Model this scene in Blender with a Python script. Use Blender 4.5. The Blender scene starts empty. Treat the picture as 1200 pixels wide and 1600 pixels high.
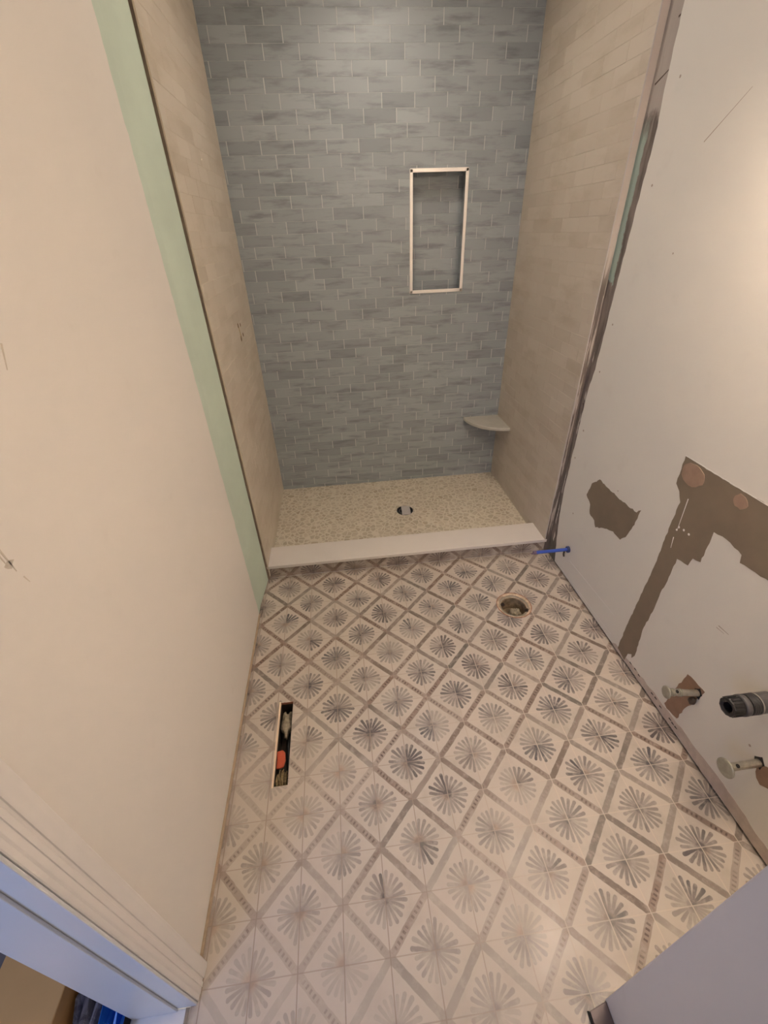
import bpy, bmesh, math, random
from mathutils import Vector, Matrix

random.seed(7)
SC = bpy.context.scene
COL = SC.collection

# ------------------------------------------------------------------ camera
cam_d = bpy.data.cameras.new('camera')
cam = bpy.data.objects.new('camera', cam_d)
COL.objects.link(cam)
cam_d.sensor_fit = 'HORIZONTAL'
cam_d.sensor_width = 36.0
cam_d.lens = 36.0 * 668.9 / 1200.0
cam_d.clip_start = 0.02
_rot = Matrix(((0.99287966, 0.09000278, -0.07803507),
               (-0.11462969, 0.54368641, -0.83142355),
               (-0.03240382, 0.83444867, 0.55013217))).transposed()
# rows of the matrix above are world x, y, z expressed in the camera frame
R = _rot.transposed().to_4x4()
cam.matrix_world = Matrix.Translation((0.4728, -0.6227, 1.5093)) @ R
SC.camera = cam

# ------------------------------------------------------------------ world, light, exposure
W = bpy.data.worlds.new('world')
SC.world = W
W.use_nodes = True
W.node_tree.nodes['Background'].inputs[0].default_value = (1.0, 0.88, 0.76, 1)
W.node_tree.nodes['Background'].inputs[1].default_value = 0.30
SC.view_settings.view_transform = 'Standard'
SC.view_settings.look = 'None'
SC.view_settings.exposure = 0.80
SC.view_settings.gamma = 1.0
SC.view_settings.use_curve_mapping = False


def area(name, loc, target, size, energy, color, size_y=None, shape='RECTANGLE'):
    d = bpy.data.lights.new(name, 'AREA')
    d.shape = shape
    d.size = size
    if size_y:
        d.size_y = size_y
    d.energy = energy
    d.color = color
    o = bpy.data.objects.new(name, d)
    COL.objects.link(o)
    o.location = loc
    o.rotation_euler = (Vector(target) - Vector(loc)).to_track_quat('-Z', 'Y').to_euler()
    return o


# daylight entering through the hall window at the left
area('hall_window_daylight', (-0.95, -1.75, 1.35), (-0.12, -0.36, 0.45), 0.7, 10.0, (0.30, 0.48, 1.0), 1.0)
# unseen fill light added under the ceiling to brighten the shower
area('shower_fill_light', (0.78, 1.40, 2.42), (0.78, 1.40, 0), 0.34, 3.6, (1.0, 0.88, 0.76), shape='DISK')
# vanity lamp above the sink place on the right wall: three frosted globes (built at the end) that give this light
LAMP_C = (1.0, 0.84, 0.69)
for _y in (-.22, -.02, .18):
    _d = bpy.data.lights.new('vanity_globe_light', 'POINT')
    _d.energy = 7.5
    _d.color = LAMP_C
    _d.shadow_soft_size = 0.06
    _o = bpy.data.objects.new('vanity_globe_light', _d)
    COL.objects.link(_o)
    _o.location = (1.36, _y, 2.0)

# ------------------------------------------------------------------ geometry helpers


class MB:
    def __init__(s):
        s.v = []
        s.f = []
        s.mi = []
        s.tone = []

    def face(s, pts, mi=0, tone=0.5):
        b = len(s.v)
        s.v += [tuple(p) for p in pts]
        s.f.append(tuple(range(b, b + len(pts))))
        s.mi.append(mi)
        s.tone.append(tone)

    def box(s, a, b, mi=0, tone=0.5):
        x0, y0, z0 = a
        x1, y1, z1 = b
        n = len(s.v)
        s.v += [(x0, y0, z0), (x1, y0, z0), (x1, y1, z0), (x0, y1, z0), (x0, y0, z1), (x1, y0, z1), (x1, y1, z1), (x0, y1, z1)]
        for q in ((0, 3, 2, 1), (4, 5, 6, 7), (0, 1, 5, 4), (1, 2, 6, 5), (2, 3, 7, 6), (3, 0, 4, 7)):
            s.f.append(tuple(n + i for i in q))
            s.mi.append(mi)
            s.tone.append(tone)

    def prism(s, poly, fn, d0, d1, mi=0, tone=0.5):
        """poly: 2-D outline; fn(u, v, d) gives the 3-D point; extruded from d0 to d1."""
        n = len(s.v)
        k = len(poly)
        s.v += [tuple(fn(u, v, d0)) for u, v in poly] + [tuple(fn(u, v, d1)) for u, v in poly]
        fs = [tuple(range(n, n + k)), tuple(range(n + 2 * k - 1, n + k - 1, -1))]
        fs += [(n + i, n + k + i, n + k + (i + 1) % k, n + (i + 1) % k) for i in range(k)]
        for f in fs:
            s.f.append(f)
            s.mi.append(mi)
            s.tone.append(tone)

    def lathe(s, prof, origin, axis, seg=32, mi=0, jitter=0.0):
        """prof: (radius, height) list along axis."""
        ax = Vector(axis).normalized()
        t = Vector((0, 0, 1)) if abs(ax.z) < 0.9 else Vector((1, 0, 0))
        e1 = ax.cross(t).normalized()
        e2 = ax.cross(e1)
        o = Vector(origin)
        n = len(s.v)
        for r, h in prof:
            for i in range(seg):
                a = 2 * math.pi * i / seg
                rr = r * (1 + jitter * (random.random() - .5))
                s.v.append(tuple(o + ax * h + (e1 * math.cos(a) + e2 * math.sin(a)) * rr))
        for j in range(len(prof) - 1):
            for i in range(seg):
                i2 = (i + 1) % seg
                s.f.append((n + j * seg + i, n + j * seg + i2, n + (j + 1) * seg + i2, n + (j + 1) * seg + i))
                s.mi.append(mi)
                s.tone.append(.5)

    def tube(s, pts, r, seg=12, mi=0, cap=True):
        pts = [Vector(p) for p in pts]
        n = len(s.v)
        for j, p in enumerate(pts):
            d = (pts[min(j + 1, len(pts) - 1)] - pts[max(j - 1, 0)]).normalized()
            t = Vector((0, 0, 1)) if abs(d.z) < 0.9 else Vector((1, 0, 0))
            e1 = d.cross(t).normalized()
            e2 = d.cross(e1)
            rr = r[j] if isinstance(r, (list, tuple)) else r
            for i in range(seg):
                a = 2 * math.pi * i / seg
                s.v.append(tuple(p + (e1 * math.cos(a) + e2 * math.sin(a)) * rr))
        for j in range(len(pts) - 1):
            for i in range(seg):
                i2 = (i + 1) % seg
                s.f.append((n + j * seg + i, n + j * seg + i2, n + (j + 1) * seg + i2, n + (j + 1) * seg + i))
                s.mi.append(mi)
                s.tone.append(.5)
        if cap:
            s.f.append(tuple(n + i for i in range(seg)))
            s.f.append(tuple(n + (len(pts) - 1) * seg + i for i in range(seg - 1, -1, -1)))
            s.mi += [mi, mi]
            s.tone += [.5, .5]

    def build(s, name, mats, parent=None, smooth=False, bevel=0.0, merge=True, normals=True):
        me = bpy.data.meshes.new(name)
        me.from_pydata(s.v, [], s.f)
        if not isinstance(mats, (list, tuple)):
            mats = [mats]
        for m in mats:
            me.materials.append(m)
        me.polygons.foreach_set('material_index', s.mi)
        at = me.attributes.new('tone', 'FLOAT', 'FACE')
        at.data.foreach_set('value', s.tone)
        if merge or normals:
            bm = bmesh.new()
            bm.from_mesh(me)
            if merge:
                bmesh.ops.remove_doubles(bm, verts=bm.verts, dist=1e-6)
            if normals:
                bmesh.ops.recalc_face_normals(bm, faces=bm.faces)
            bm.to_mesh(me)
            bm.free()
        if smooth:
            for p in me.polygons:
                p.use_smooth = True
        me.update()
        o = bpy.data.objects.new(name, me)
        COL.objects.link(o)
        if parent:
            o.parent = parent
        if bevel:
            b = o.modifiers.new('bevel', 'BEVEL')
            b.width = bevel
            b.segments = 2
            b.limit_method = 'ANGLE'
            b.angle_limit = math.radians(40)
        return o


def thing(name, label, cat, loc=(0, 0, 0), group=None):
    o = bpy.data.objects.new(name, None)
    o.empty_display_size = 0.05
    COL.objects.link(o)
    o['label'] = label
    o['category'] = cat
    if group:
        o['group'] = group
    o.location = loc
    return o


def under(child, parent):
    """parent a mesh built in world coordinates to an empty standing elsewhere"""
    child.parent = parent
    child.matrix_parent_inverse = Matrix.Translation(-Vector(parent.location))
    return child


def struct(o, label=None, cat=None):
    o['kind'] = 'structure'
    if label:
        o['label'] = label
    if cat:
        o['category'] = cat
    return o


def tag(o, label, cat):
    o['label'] = label
    o['category'] = cat
    return o


# ------------------------------------------------------------------ material helpers
def srgb(r, g, b):
    def c(x):
        x /= 255.0
        return x / 12.92 if x <= 0.04045 else ((x + 0.055) / 1.055) ** 2.4
    return (c(r), c(g), c(b), 1.0)


class NT:
    def __init__(s, name, rough=0.5, metallic=0.0, spec=0.5):
        s.m = bpy.data.materials.new(name)
        s.m.use_nodes = True
        s.t = s.m.node_tree
        s.b = s.t.nodes['Principled BSDF']
        s.b.inputs['Roughness'].default_value = rough
        s.b.inputs['Metallic'].default_value = metallic
        s.b.inputs['Specular IOR Level'].default_value = spec
        s._pos = None

    def n(s, typ, **kw):
        nd = s.t.nodes.new(typ)
        for k, v in kw.items():
            setattr(nd, k, v)
        return nd

    def link(s, a, b):
        s.t.links.new(a, b)

    def put(s, sock, v):
        if isinstance(v, (int, float)):
            sock.default_value = v
        elif isinstance(v, tuple):
            sock.default_value = v
        else:
            s.link(v, sock)

    def pos(s):
        if s._pos is None:
            tc = s.n('ShaderNodeTexCoord')
            s._pos = tc.outputs['Object']
            sp = s.n('ShaderNodeSeparateXYZ')
            s.link(s._pos, sp.inputs[0])
            s.x, s.y, s.z = sp.outputs
        return s._pos

    def M(s, op, a, b=None, c=None, clamp=False):
        nd = s.n('ShaderNodeMath', operation=op, use_clamp=clamp)
        s.put(nd.inputs[0], a)
        if b is not None:
            s.put(nd.inputs[1], b)
        if c is not None:
            s.put(nd.inputs[2], c)
        return nd.outputs[0]

    def step(s, v, a, b, lo=0.0, hi=1.0):
        """smooth ramp of v from a (gives lo) to b (gives hi)"""
        nd = s.n('ShaderNodeMapRange', interpolation_type='SMOOTHSTEP')
        s.put(nd.inputs[0], v)
        if a <= b:
            nd.inputs[1].default_value, nd.inputs[2].default_value = a, b
            nd.inputs[3].default_value, nd.inputs[4].default_value = lo, hi
        else:
            nd.inputs[1].default_value, nd.inputs[2].default_value = b, a
            nd.inputs[3].default_value, nd.inputs[4].default_value = hi, lo
        return nd.outputs[0]

    def vec(s, x, y, z=0.0):
        nd = s.n('ShaderNodeCombineXYZ')
        for i, v in enumerate((x, y, z)):
            s.put(nd.inputs[i], v)
        return nd.outputs[0]

    def white(s, v):
        nd = s.n('ShaderNodeTexWhiteNoise', noise_dimensions='3D')
        s.link(v, nd.inputs['Vector'])
        return nd.outputs['Value']

    def noise(s, scale, detail=4, rough=0.55, stretch=None, vec=None, distortion=0.0):
        nd = s.n('ShaderNodeTexNoise')
        v = vec if vec is not None else s.pos()
        if stretch:
            mp = s.n('ShaderNodeMapping')
            mp.inputs['Scale'].default_value = stretch
            s.link(v, mp.inputs['Vector'])
            v = mp.outputs[0]
        s.link(v, nd.inputs['Vector'])
        nd.inputs['Scale'].default_value = scale
        nd.inputs['Detail'].default_value = detail
        nd.inputs['Roughness'].default_value = rough
        nd.inputs['Distortion'].default_value = distortion
        return nd.outputs['Fac']

    def mix(s, f, a, b, mode='MIX'):
        nd = s.n('ShaderNodeMix', data_type='RGBA', blend_type=mode)
        s.put(nd.inputs[0], f)
        s.put(nd.inputs[6], a)
        s.put(nd.inputs[7], b)
        return nd.outputs[2]

    def attr(s, name='tone'):
        nd = s.n('ShaderNodeAttribute', attribute_name=name)
        return nd.outputs['Fac']

    def bump(s, h, strength=0.3, dist=0.001):
        nd = s.n('ShaderNodeBump')
        nd.inputs['Strength'].default_value = strength
        nd.inputs['Distance'].default_value = dist
        s.link(h, nd.inputs['Height'])
        s.link(nd.outputs[0], s.b.inputs['Normal'])

    def color(s, c):
        s.put(s.b.inputs['Base Color'], c)
        return s

    def rough(s, r):
        s.put(s.b.inputs['Roughness'], r)
        return s


def simple(name, c, rough=0.5, metallic=0.0, vary=0.0, scale=20, bump=0.0, spec=0.5):
    k = NT(name, rough, metallic, spec)
    k.pos()
    if vary:
        n = k.noise(scale)
        dark = tuple(x * (1 - vary) for x in c[:3]) + (1,)
        lite = tuple(min(1, x * (1 + vary)) for x in c[:3]) + (1,)
        k.color(k.mix(k.step(n, .3, .7), dark, lite))
    else:
        k.color(c)
    if bump:
        k.bump(k.noise(scale * 4), bump, 0.002)
    return k.m


# ---- painted drywall
def paint_mat(name, c):
    k = NT(name, 0.55, spec=0.35)
    k.pos()
    n = k.noise(1.6, 3)
    n2 = k.noise(9, 5)
    a = k.mix(k.step(n, .35, .65), tuple(x * .975 for x in c[:3]) + (1,), c)
    a = k.mix(k.M('MULTIPLY', k.step(n2, .62, .75), .06), a, srgb(150, 135, 120))
    k.color(a)
    k.bump(k.noise(160, 3), .08, .0006)
    return k.m


M_PAINT = paint_mat('white_wall_paint', (0.735, 0.69, 0.635, 1))
M_PAINT_R = paint_mat('off_white_wall_paint', (0.72, 0.69, 0.62, 1))
M_TRIM = simple('trim_paint', (0.72, 0.68, 0.64, 1), 0.35, vary=.02, scale=4)
M_JAMB = simple('jamb_paint', (0.66, 0.66, 0.67, 1), 0.4, vary=.02, scale=4)
M_CEIL = simple('ceiling_paint', (0.8, 0.77, 0.73, 1), 0.8)
M_GREEN = (lambda: simple('green_board', srgb(192, 206, 190), 0.75, vary=.035, scale=6, bump=.1))()
M_DARK = simple('dark_void', (0.02, 0.018, 0.016, 1), 0.9)
M_PAPER = simple('exposed_drywall_paper', srgb(128, 114, 95), 0.85, vary=.05, scale=12, bump=.15)
M_TAN = simple('tan_gypsum_patch', srgb(156, 130, 110), 0.85, vary=.07, scale=40, bump=.2)
M_SMEAR = simple('brown_glue_smear', srgb(146, 118, 95), 0.8, vary=.07, scale=30)
M_DUST = simple('reddish_dust', srgb(188, 174, 162), 0.9, vary=.08, scale=45)
M_SCUFF = simple('grey_scuff', srgb(196, 186, 172), 0.8, vary=.06, scale=60)
M_SCRATCH = simple('pencil_mark', srgb(170, 155, 140), 0.8)
M_WHITE = simple('white_scrape', (0.80, 0.77, 0.72, 1), 0.6)


# ---- shower wall tile
def tile_mat(name, c_lo, c_hi, edge, stretch, rough, streak=.35):
    k = NT(name, rough, spec=0.5)
    k.pos()
    t = k.attr()
    base = k.mix(t, c_lo, c_hi)
    n = k.noise(1.0, 5, .6, stretch)
    base = k.mix(k.M('MULTIPLY', k.step(n, .46, .72), streak), base, edge)
    n3 = k.noise(2.3, 2)
    base = k.mix(k.M('MULTIPLY', k.step(n3, .4, .7), .12), base, c_lo)
    k.color(base)
    k.bump(k.noise(1.0, 3, .5, tuple(s * 1.2 for s in stretch)), .25, .0012)
    return k.m


M_TBLUE = tile_mat('grey_blue_glazed_tile', srgb(140, 146, 148), srgb(162, 168, 170), srgb(108, 112, 113), (5, 5, 30), 0.42, .7)
M_TBEIGE = tile_mat('beige_glazed_tile', srgb(192, 180, 162), srgb(203, 192, 175), srgb(172, 158, 134), (4, 4, 12), 0.45, .45)
M_GROUT_G = simple('pale_grey_grout', srgb(194, 195, 192), 0.8)
M_GROUT_G2 = simple('grey_grout', srgb(150, 148, 142), 0.9)
M_GROUT_B = simple('beige_grout', srgb(198, 186, 168), 0.9)

# ---- patterned floor tile
T = 0.1143


def floor_mat():
    k = NT('star_and_lattice_floor_tile', 0.42, spec=0.45)
    k.pos()
    i = k.M('SUBTRACT', k.M('DIVIDE', k.x, T), 3.13)
    j = k.M('DIVIDE', k.M('ADD', k.y, k.z), T)
    p = k.M('MULTIPLY', k.M('ADD', i, j), .5)
    q = k.M('MULTIPLY', k.M('SUBTRACT', i, j), .5)
    fp, fq = k.M('FLOOR', p), k.M('FLOOR', q)
    wa = k.M('MULTIPLY', k.M('SUBTRACT', k.noise(34, 2), .5), .03)
    wb2 = k.M('MULTIPLY', k.M('SUBTRACT', k.noise(29, 2), .5), .03)
    a = k.M('ADD', k.M('SUBTRACT', k.M('SUBTRACT', p, fp), .5), wa)
    b = k.M('ADD', k.M('SUBTRACT', k.M('SUBTRACT', q, fq), .5), wb2)
    fi, fj = k.M('FLOOR', i), k.M('FLOOR', j)
    # wobble so that the printed edges are not ruler-straight
    wob = k.M('MULTIPLY', k.M('SUBTRACT', k.noise(60, 3), .5), .022)
    r = k.M('SQRT', k.M('ADD', k.M('MULTIPLY', a, a), k.M('MULTIPLY', b, b)))
    N = 20
    ang = k.M('ADD', k.M('MULTIPLY', k.M('ARCTAN2', b, a), N / (2 * math.pi)), .5)
    ka = k.M('FLOOR', ang)
    kw = k.M('MODULO', k.M('ADD', ka, 40.0), 20.0)
    fr = k.M('ABSOLUTE', k.M('SUBTRACT', k.M('SUBTRACT', ang, ka), .5))
    w = k.M('ADD', k.M('MULTIPLY', k.M('MULTIPLY', fr, 2 * math.pi / N), r), k.M('MULTIPLY', wob, .25))
    cell = k.vec(k.M('ADD', fp, .37), k.M('ADD', fq, .21), kw)
    rp = k.white(cell)
    rs = k.white(k.vec(fp, fq, 51.5))
    rt = k.white(k.vec(fi, fj, 7.5))
    rt2 = k.white(k.vec(fi, fj, 19.5))
    rend = k.M('ADD', .318, k.M('MULTIPLY', k.white(k.vec(fp, k.M('ADD', fq, .5), kw)), .065))
    # petal: constant width with rounded end
    over = k.M('MAXIMUM', 0.0, k.M('SUBTRACT', r, k.M('SUBTRACT', rend, .014)))
    dist = k.M('SQRT', k.M('ADD', k.M('MULTIPLY', w, w), k.M('MULTIPLY', over, over)))
    petal = k.M('MULTIPLY', k.step(k.M('SUBTRACT', dist, k.M('MULTIPLY', r, .055)), .0165, .0078), k.step(r, .04, .09))
    petal = k.M('MULTIPLY', petal, k.M('ADD', .56, k.M('MULTIPLY', rp, .34)))
    # soft wash at the heart of the star
    heart = k.M('MULTIPLY', k.step(k.M('ADD', r, k.M('MULTIPLY', wob, 2.0)), .32, .04), k.M('ADD', .48, k.M('MULTIPLY', rt2, .42)))
    core = k.M('MULTIPLY', k.step(k.M('ADD', r, k.M('MULTIPLY', wob, 1.5)), .17, .05), 1.0)
    # fading
    big = k.noise(2.6, 3, .6)
    dusty = k.step(k.M('ADD', k.M('MULTIPLY', k.M('SUBTRACT', k.M('ADD', k.M('MULTIPLY', k.x, .7), k.y), .35), .9),
                       k.M('MULTIPLY', k.M('SUBTRACT', big, .5), 2.6)), -.40, .42, .34, 1.0)
    fine = k.step(k.noise(38, 5, .65), .30, .55, .55, 1.0)
    fade = k.M('MULTIPLY', dusty, fine)
    tilev = k.M('ADD', .50, k.M('MULTIPLY', rt, .50))
    starv = k.M('ADD', .78, k.M('MULTIPLY', rs, .22))
    ink = k.M('MAXIMUM', k.M('MAXIMUM', petal, heart), core)
    ink = k.M('MULTIPLY', k.M('MULTIPLY', ink, fade), k.M('MULTIPLY', k.M('MULTIPLY', tilev, starv), 1.45), clamp=True)
    # lattice bands
    da = k.M('SUBTRACT', .5, k.M('ABSOLUTE', a))
    db = k.M('SUBTRACT', .5, k.M('ABSOLUTE', b))
    wb = k.M('MULTIPLY', wob, .35)
    ba = k.step(k.M('ADD', da, wb), .062, .048)
    bb = k.step(k.M('ADD', db, wb), .062, .048)
    band = k.M('MAXIMUM', ba, bb)
    # each band lies inside one tile: its own strength and its own row of seeds
    rb = k.white(k.vec(fi, fj, 33.5))
    rb2 = k.white(k.vec(fi, fj, 71.5))
    along = k.M('ADD', k.M('MULTIPLY', ba, b), k.M('MULTIPLY', bb, a))
    seed = k.M('SINE', k.M('MULTIPLY', along, 2 * math.pi * 13))
    off = k.M('MINIMUM', da, db)
    seed = k.M('MULTIPLY', k.step(seed, .0, .5), k.step(k.M('ABSOLUTE', k.M('SUBTRACT', off, 0.0)), .036, .022))
    seedspan = k.step(k.M('ABSOLUTE', k.M('SUBTRACT', k.M('ABSOLUTE', along), .22)), .20, .12)
    seeds = k.M('MULTIPLY', k.M('MULTIPLY', seed, seedspan), k.step(rb2, .42, .7))
    bandv = k.M('MULTIPLY', k.M('MULTIPLY', band, k.M('ADD', .60, k.M('MULTIPLY', rb, .40))), k.M('MULTIPLY', fade, 1.0))
    bandd = k.M('MULTIPLY', k.M('MULTIPLY', seeds, band), k.M('MULTIPLY', fade, .9))
    # ground colour
    g = k.mix(k.noise(3, 4), srgb(180, 170, 158), srgb(193, 184, 173))
    g = k.mix(k.M('MULTIPLY', k.step(k.noise(14, 5, .6), .45, .8), .25), g, srgb(178, 166, 148))
    g = k.mix(k.M('MULTIPLY', rt2, .10), g, srgb(214, 196, 182))
    c_ink = k.mix(rs, srgb(78, 76, 80), srgb(98, 90, 88))
    c_band = k.mix(rb2, srgb(100, 93, 86), srgb(122, 98, 84))
    c = k.mix(k.M('MULTIPLY', k.M('MULTIPLY', k.step(r, .17, .05), k.step(k.white(k.vec(fi, fj, 91.5)), .6, .9)), .40),
              g, srgb(200, 160, 120))
    c = k.mix(ink, c, c_ink)
    c = k.mix(bandv, c, c_band)
    c = k.mix(bandd, c, srgb(84, 68, 60))
    # blurred grey clouds around the lattice nodes and stars (print)
    cl = k.M('MULTIPLY', k.M('MULTIPLY', k.step(k.noise(9, 4), .48, .70), .36), k.M('ADD', .3, k.M('MULTIPLY', fade, .7)))
    c = k.mix(cl, c, srgb(150, 140, 128))
    # grout joints
    gi = k.M('ABSOLUTE', k.M('SUBTRACT', k.M('SUBTRACT', k.M('ADD', i, .5), k.M('FLOOR', k.M('ADD', i, .5))), .5))
    gj = k.M('ABSOLUTE', k.M('SUBTRACT', k.M('SUBTRACT', k.M('ADD', j, .5), k.M('FLOOR', k.M('ADD', j, .5))), .5))
    gr = k.M('MAXIMUM', k.step(gi, .017, .009), k.M('MULTIPLY', k.step(gj, .015, .008), .75))
    gcol = k.mix(k.step(k.x, .5, 1.1), srgb(146, 131, 119), srgb(200, 187, 172))
    c = k.mix(k.M('MULTIPLY', gr, .75), c, gcol)
    # trodden dirt: along the walls and by the curb
    dirt = k.M('MAXIMUM', k.step(k.x, 1.50, 1.535), k.M('MAXIMUM', k.step(k.x, .03, .0), k.step(k.y, 1.05, 1.13)))
    dirt = k.M('MULTIPLY', dirt, k.step(k.noise(16, 4), .3, .6))
    c = k.mix(k.M('MULTIPLY', dirt, .55), c, srgb(120, 104, 92))
    k.color(c)
    k.rough(k.step(k.noise(7, 4), .3, .7, .36, .55))
    k.bump(k.M('ADD', k.M('MULTIPLY', gr, -1.0), k.M('MULTIPLY', k.noise(30, 3), .3)), .35, .0012)
    return k.m


M_FLOOR = floor_mat()


def pebble_mat():
    k = NT('pebble_mosaic', 0.5)
    k.pos()
    nz = k.n('ShaderNodeTexNoise')
    nz.inputs['Scale'].default_value = 18
    k.link(k.pos(), nz.inputs['Vector'])
    mixv = k.n('ShaderNodeMix', data_type='VECTOR')
    mixv.inputs[0].default_value = 0.02
    k.link(k.pos(), mixv.inputs[4])
    k.link(nz.outputs['Color'], mixv.inputs[5])
    vo = k.n('ShaderNodeTexVoronoi', feature='DISTANCE_TO_EDGE')
    vo.inputs['Scale'].default_value = 34
    k.link(mixv.outputs[1], vo.inputs['Vector'])
    vc = k.n('ShaderNodeTexVoronoi')
    vc.inputs['Scale'].default_value = 34
    k.link(mixv.outputs[1], vc.inputs['Vector'])
    sp = k.n('ShaderNodeSeparateColor')
    k.link(vc.outputs['Color'], sp.inputs[0])
    edge = k.step(vo.outputs['Distance'], .05, .15)
    st = k.mix(sp.outputs[0], srgb(172, 162, 142), srgb(194, 184, 164))
    st = k.mix(k.M('MULTIPLY', k.step(sp.outputs[1], .8, 1.0), .45), st, srgb(160, 142, 118))
    c = k.mix(edge, srgb(206, 198, 180), st)
    k.color(c)
    k.bump(k.step(vo.outputs['Distance'], .0, .3), .6, .003)
    return k.m


M_PEBBLE = pebble_mat()
M_STONE = simple('white_solid_surface', (0.66, 0.62, 0.58, 1), 0.28, vary=.015, scale=5)
M_SHELF = simple('grey_marble_shelf', srgb(188, 184, 172), 0.25, vary=.04, scale=15)
M_NICKEL = simple('brushed_nickel', (0.88, 0.82, 0.75, 1), 0.38, metallic=0.35)
M_PVC_BLACK = simple('black_plastic', (0.018, 0.017, 0.018, 1), 0.32, vary=.2, scale=30)
M_PVC_GREY = simple('dark_grey_plastic', (0.07, 0.065, 0.065, 1), 0.45, vary=.2, scale=40)
M_BLUE = simple('blue_pex', (0.035, 0.085, 0.42, 1), 0.4, vary=.1, scale=30)
M_STEEL = simple('dull_steel', srgb(170, 166, 150), 0.42, metallic=0.5, vary=.12, scale=60)
M_CHROME = simple('worn_chrome', srgb(188, 182, 168), 0.3, metallic=0.8, vary=.15, scale=70)
M_BRONZE = simple('dirty_fitting', srgb(74, 64, 56), 0.5, metallic=0.4, vary=.3, scale=50)
M_CREAM = simple('cream_pvc', srgb(184, 164, 140), 0.5, vary=.35, scale=34)
M_RUST = simple('red_primer', srgb(150, 98, 76), 0.6, vary=.2, scale=60)
M_PIPEIN = simple('dirty_pipe_inside', srgb(128, 112, 88), 0.7, vary=.35, scale=45, bump=.4)
M_RAG = simple('dirty_rag', srgb(150, 140, 120), 0.9, vary=.25, scale=80, bump=.5)
M_ORANGE = simple('orange_plastic', srgb(176, 74, 42), 0.55, vary=.1, scale=50)
M_METALDUCT = simple('duct_metal', srgb(70, 62, 54), 0.5, metallic=0.5, vary=.3, scale=30)
M_STRAW = simple('straw_fibre', srgb(150, 132, 96), 0.9, vary=.3, scale=120, bump=.5)
M_TAPE = simple('pale_masking_tape', srgb(178, 174, 172), 0.7, vary=.04, scale=30)
M_CARD = simple('cardboard', srgb(240, 184, 116), 0.8, vary=.04, scale=6)
M_BLUEBAG = simple('blue_plastic_sheet', (0.03, 0.19, 0.62, 1), 0.35, vary=.15, scale=14)
M_MARBLE = simple('marble_threshold', (0.70, 0.69, 0.69, 1), 0.3, vary=.06, scale=9)
M_HALL = simple('hall_floor', srgb(120, 112, 108), 0.7, vary=.1, scale=6)


def plastic_mat():
    k = NT('clear_plastic_sheet', 0.18, spec=.6)
    k.pos()
    n = k.noise(26, 6, .7, distortion=1.2)
    k.color(k.mix(k.step(n, .4, .65), srgb(140, 136, 144), srgb(206, 204, 216)))
    return k.m


M_PLASTIC = plastic_mat()


def strip_mat():
    """bare edge strip beside the shower tile: thinset smears, bare green board, pale compound"""
    k = NT('thinset_smeared_board', 0.75)
    k.pos()
    n = k.noise(1.0, 5, .65, (60, 45, 6))
    n2 = k.noise(1.0, 4, .6, (20, 90, 2.4))
    c = k.mix(k.step(n, .35, .65), srgb(94, 85, 78), srgb(132, 121, 112))
    c = k.mix(k.M('MULTIPLY', k.step(n2, .60, .70), .6), c, srgb(160, 150, 140))
    dn = k.M('MULTIPLY', k.M('SUBTRACT', k.noise(30, 3), .5), .03)
    yy = k.M('ADD', k.y, dn)
    zz = k.M('ADD', k.z, k.M('MULTIPLY', dn, 3))
    # bare green board, wider towards the bottom of its run
    g = k.M('MULTIPLY', k.step(yy, 1.083, 1.088), k.M('MULTIPLY', k.step(zz, 1.31, 1.32), k.step(zz, 1.80, 1.70)))
    c = k.mix(g, c, srgb(150, 166, 154))
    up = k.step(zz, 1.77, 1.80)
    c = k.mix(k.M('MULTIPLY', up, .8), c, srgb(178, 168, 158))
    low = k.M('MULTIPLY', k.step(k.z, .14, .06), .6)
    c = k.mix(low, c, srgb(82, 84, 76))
    k.color(c)
    k.bump(n, .6, .003)
    return k.m


M_STRIP = strip_mat()

# ------------------------------------------------------------------ dimensions
WX = 1.528      # right wall face
H = 2.46
CURB_Y = 1.125
BACK = 2.01
SHL, SHR = 0.028, 1.503
SHZ = 0.028
YR = -1.35      # rear wall
EY = -0.36      # end of the left wall, where the doorway starts


def ragged(poly, step=.012, amp=.003, seed=1):
    rnd = random.Random(seed)
    out = []
    for k, (a, b) in enumerate(poly):
        c, d = poly[(k + 1) % len(poly)]
        L = math.hypot(c - a, d - b)
        n = max(1, int(L / step))
        for t in range(n):
            f = t / n
            u, v = a + (c - a) * f, b + (d - b) * f
            if t:
                u += rnd.uniform(-amp, amp)
                v += rnd.uniform(-amp, amp)
            out.append((u, v))
    return out


# ------------------------------------------------------------------ floor with its two openings
FL_C, FL_R = (1.205, 0.758), 0.080           # closet flange opening
DX0, DX1, DY0, DY1 = 0.139, 0.188, 0.094, 0.394
mb = MB()
rects = []
fs = .11
X0, X1, Y0, Y1 = -0.004, WX + .02, YR - .05, CURB_Y + .005
cx, cy = FL_C
xs = sorted({X0, DX0, DX1, cx - fs, cx + fs, X1})
ys = sorted({Y0, DY0, DY1, cy - fs, cy + fs, Y1})
for a in range(len(xs) - 1):
    for b in range(len(ys) - 1):
        mx, my = (xs[a] + xs[a + 1]) / 2, (ys[b] + ys[b + 1]) / 2
        if DX0 < mx < DX1 and DY0 < my < DY1:
            continue
        if abs(mx - cx) < fs and abs(my - cy) < fs:
            continue
        mb.face([(xs[a], ys[b], 0), (xs[a + 1], ys[b], 0), (xs[a + 1], ys[b + 1], 0), (xs[a], ys[b + 1], 0)])
seg = 48
rnd = random.Random(4)
circ = []
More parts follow.
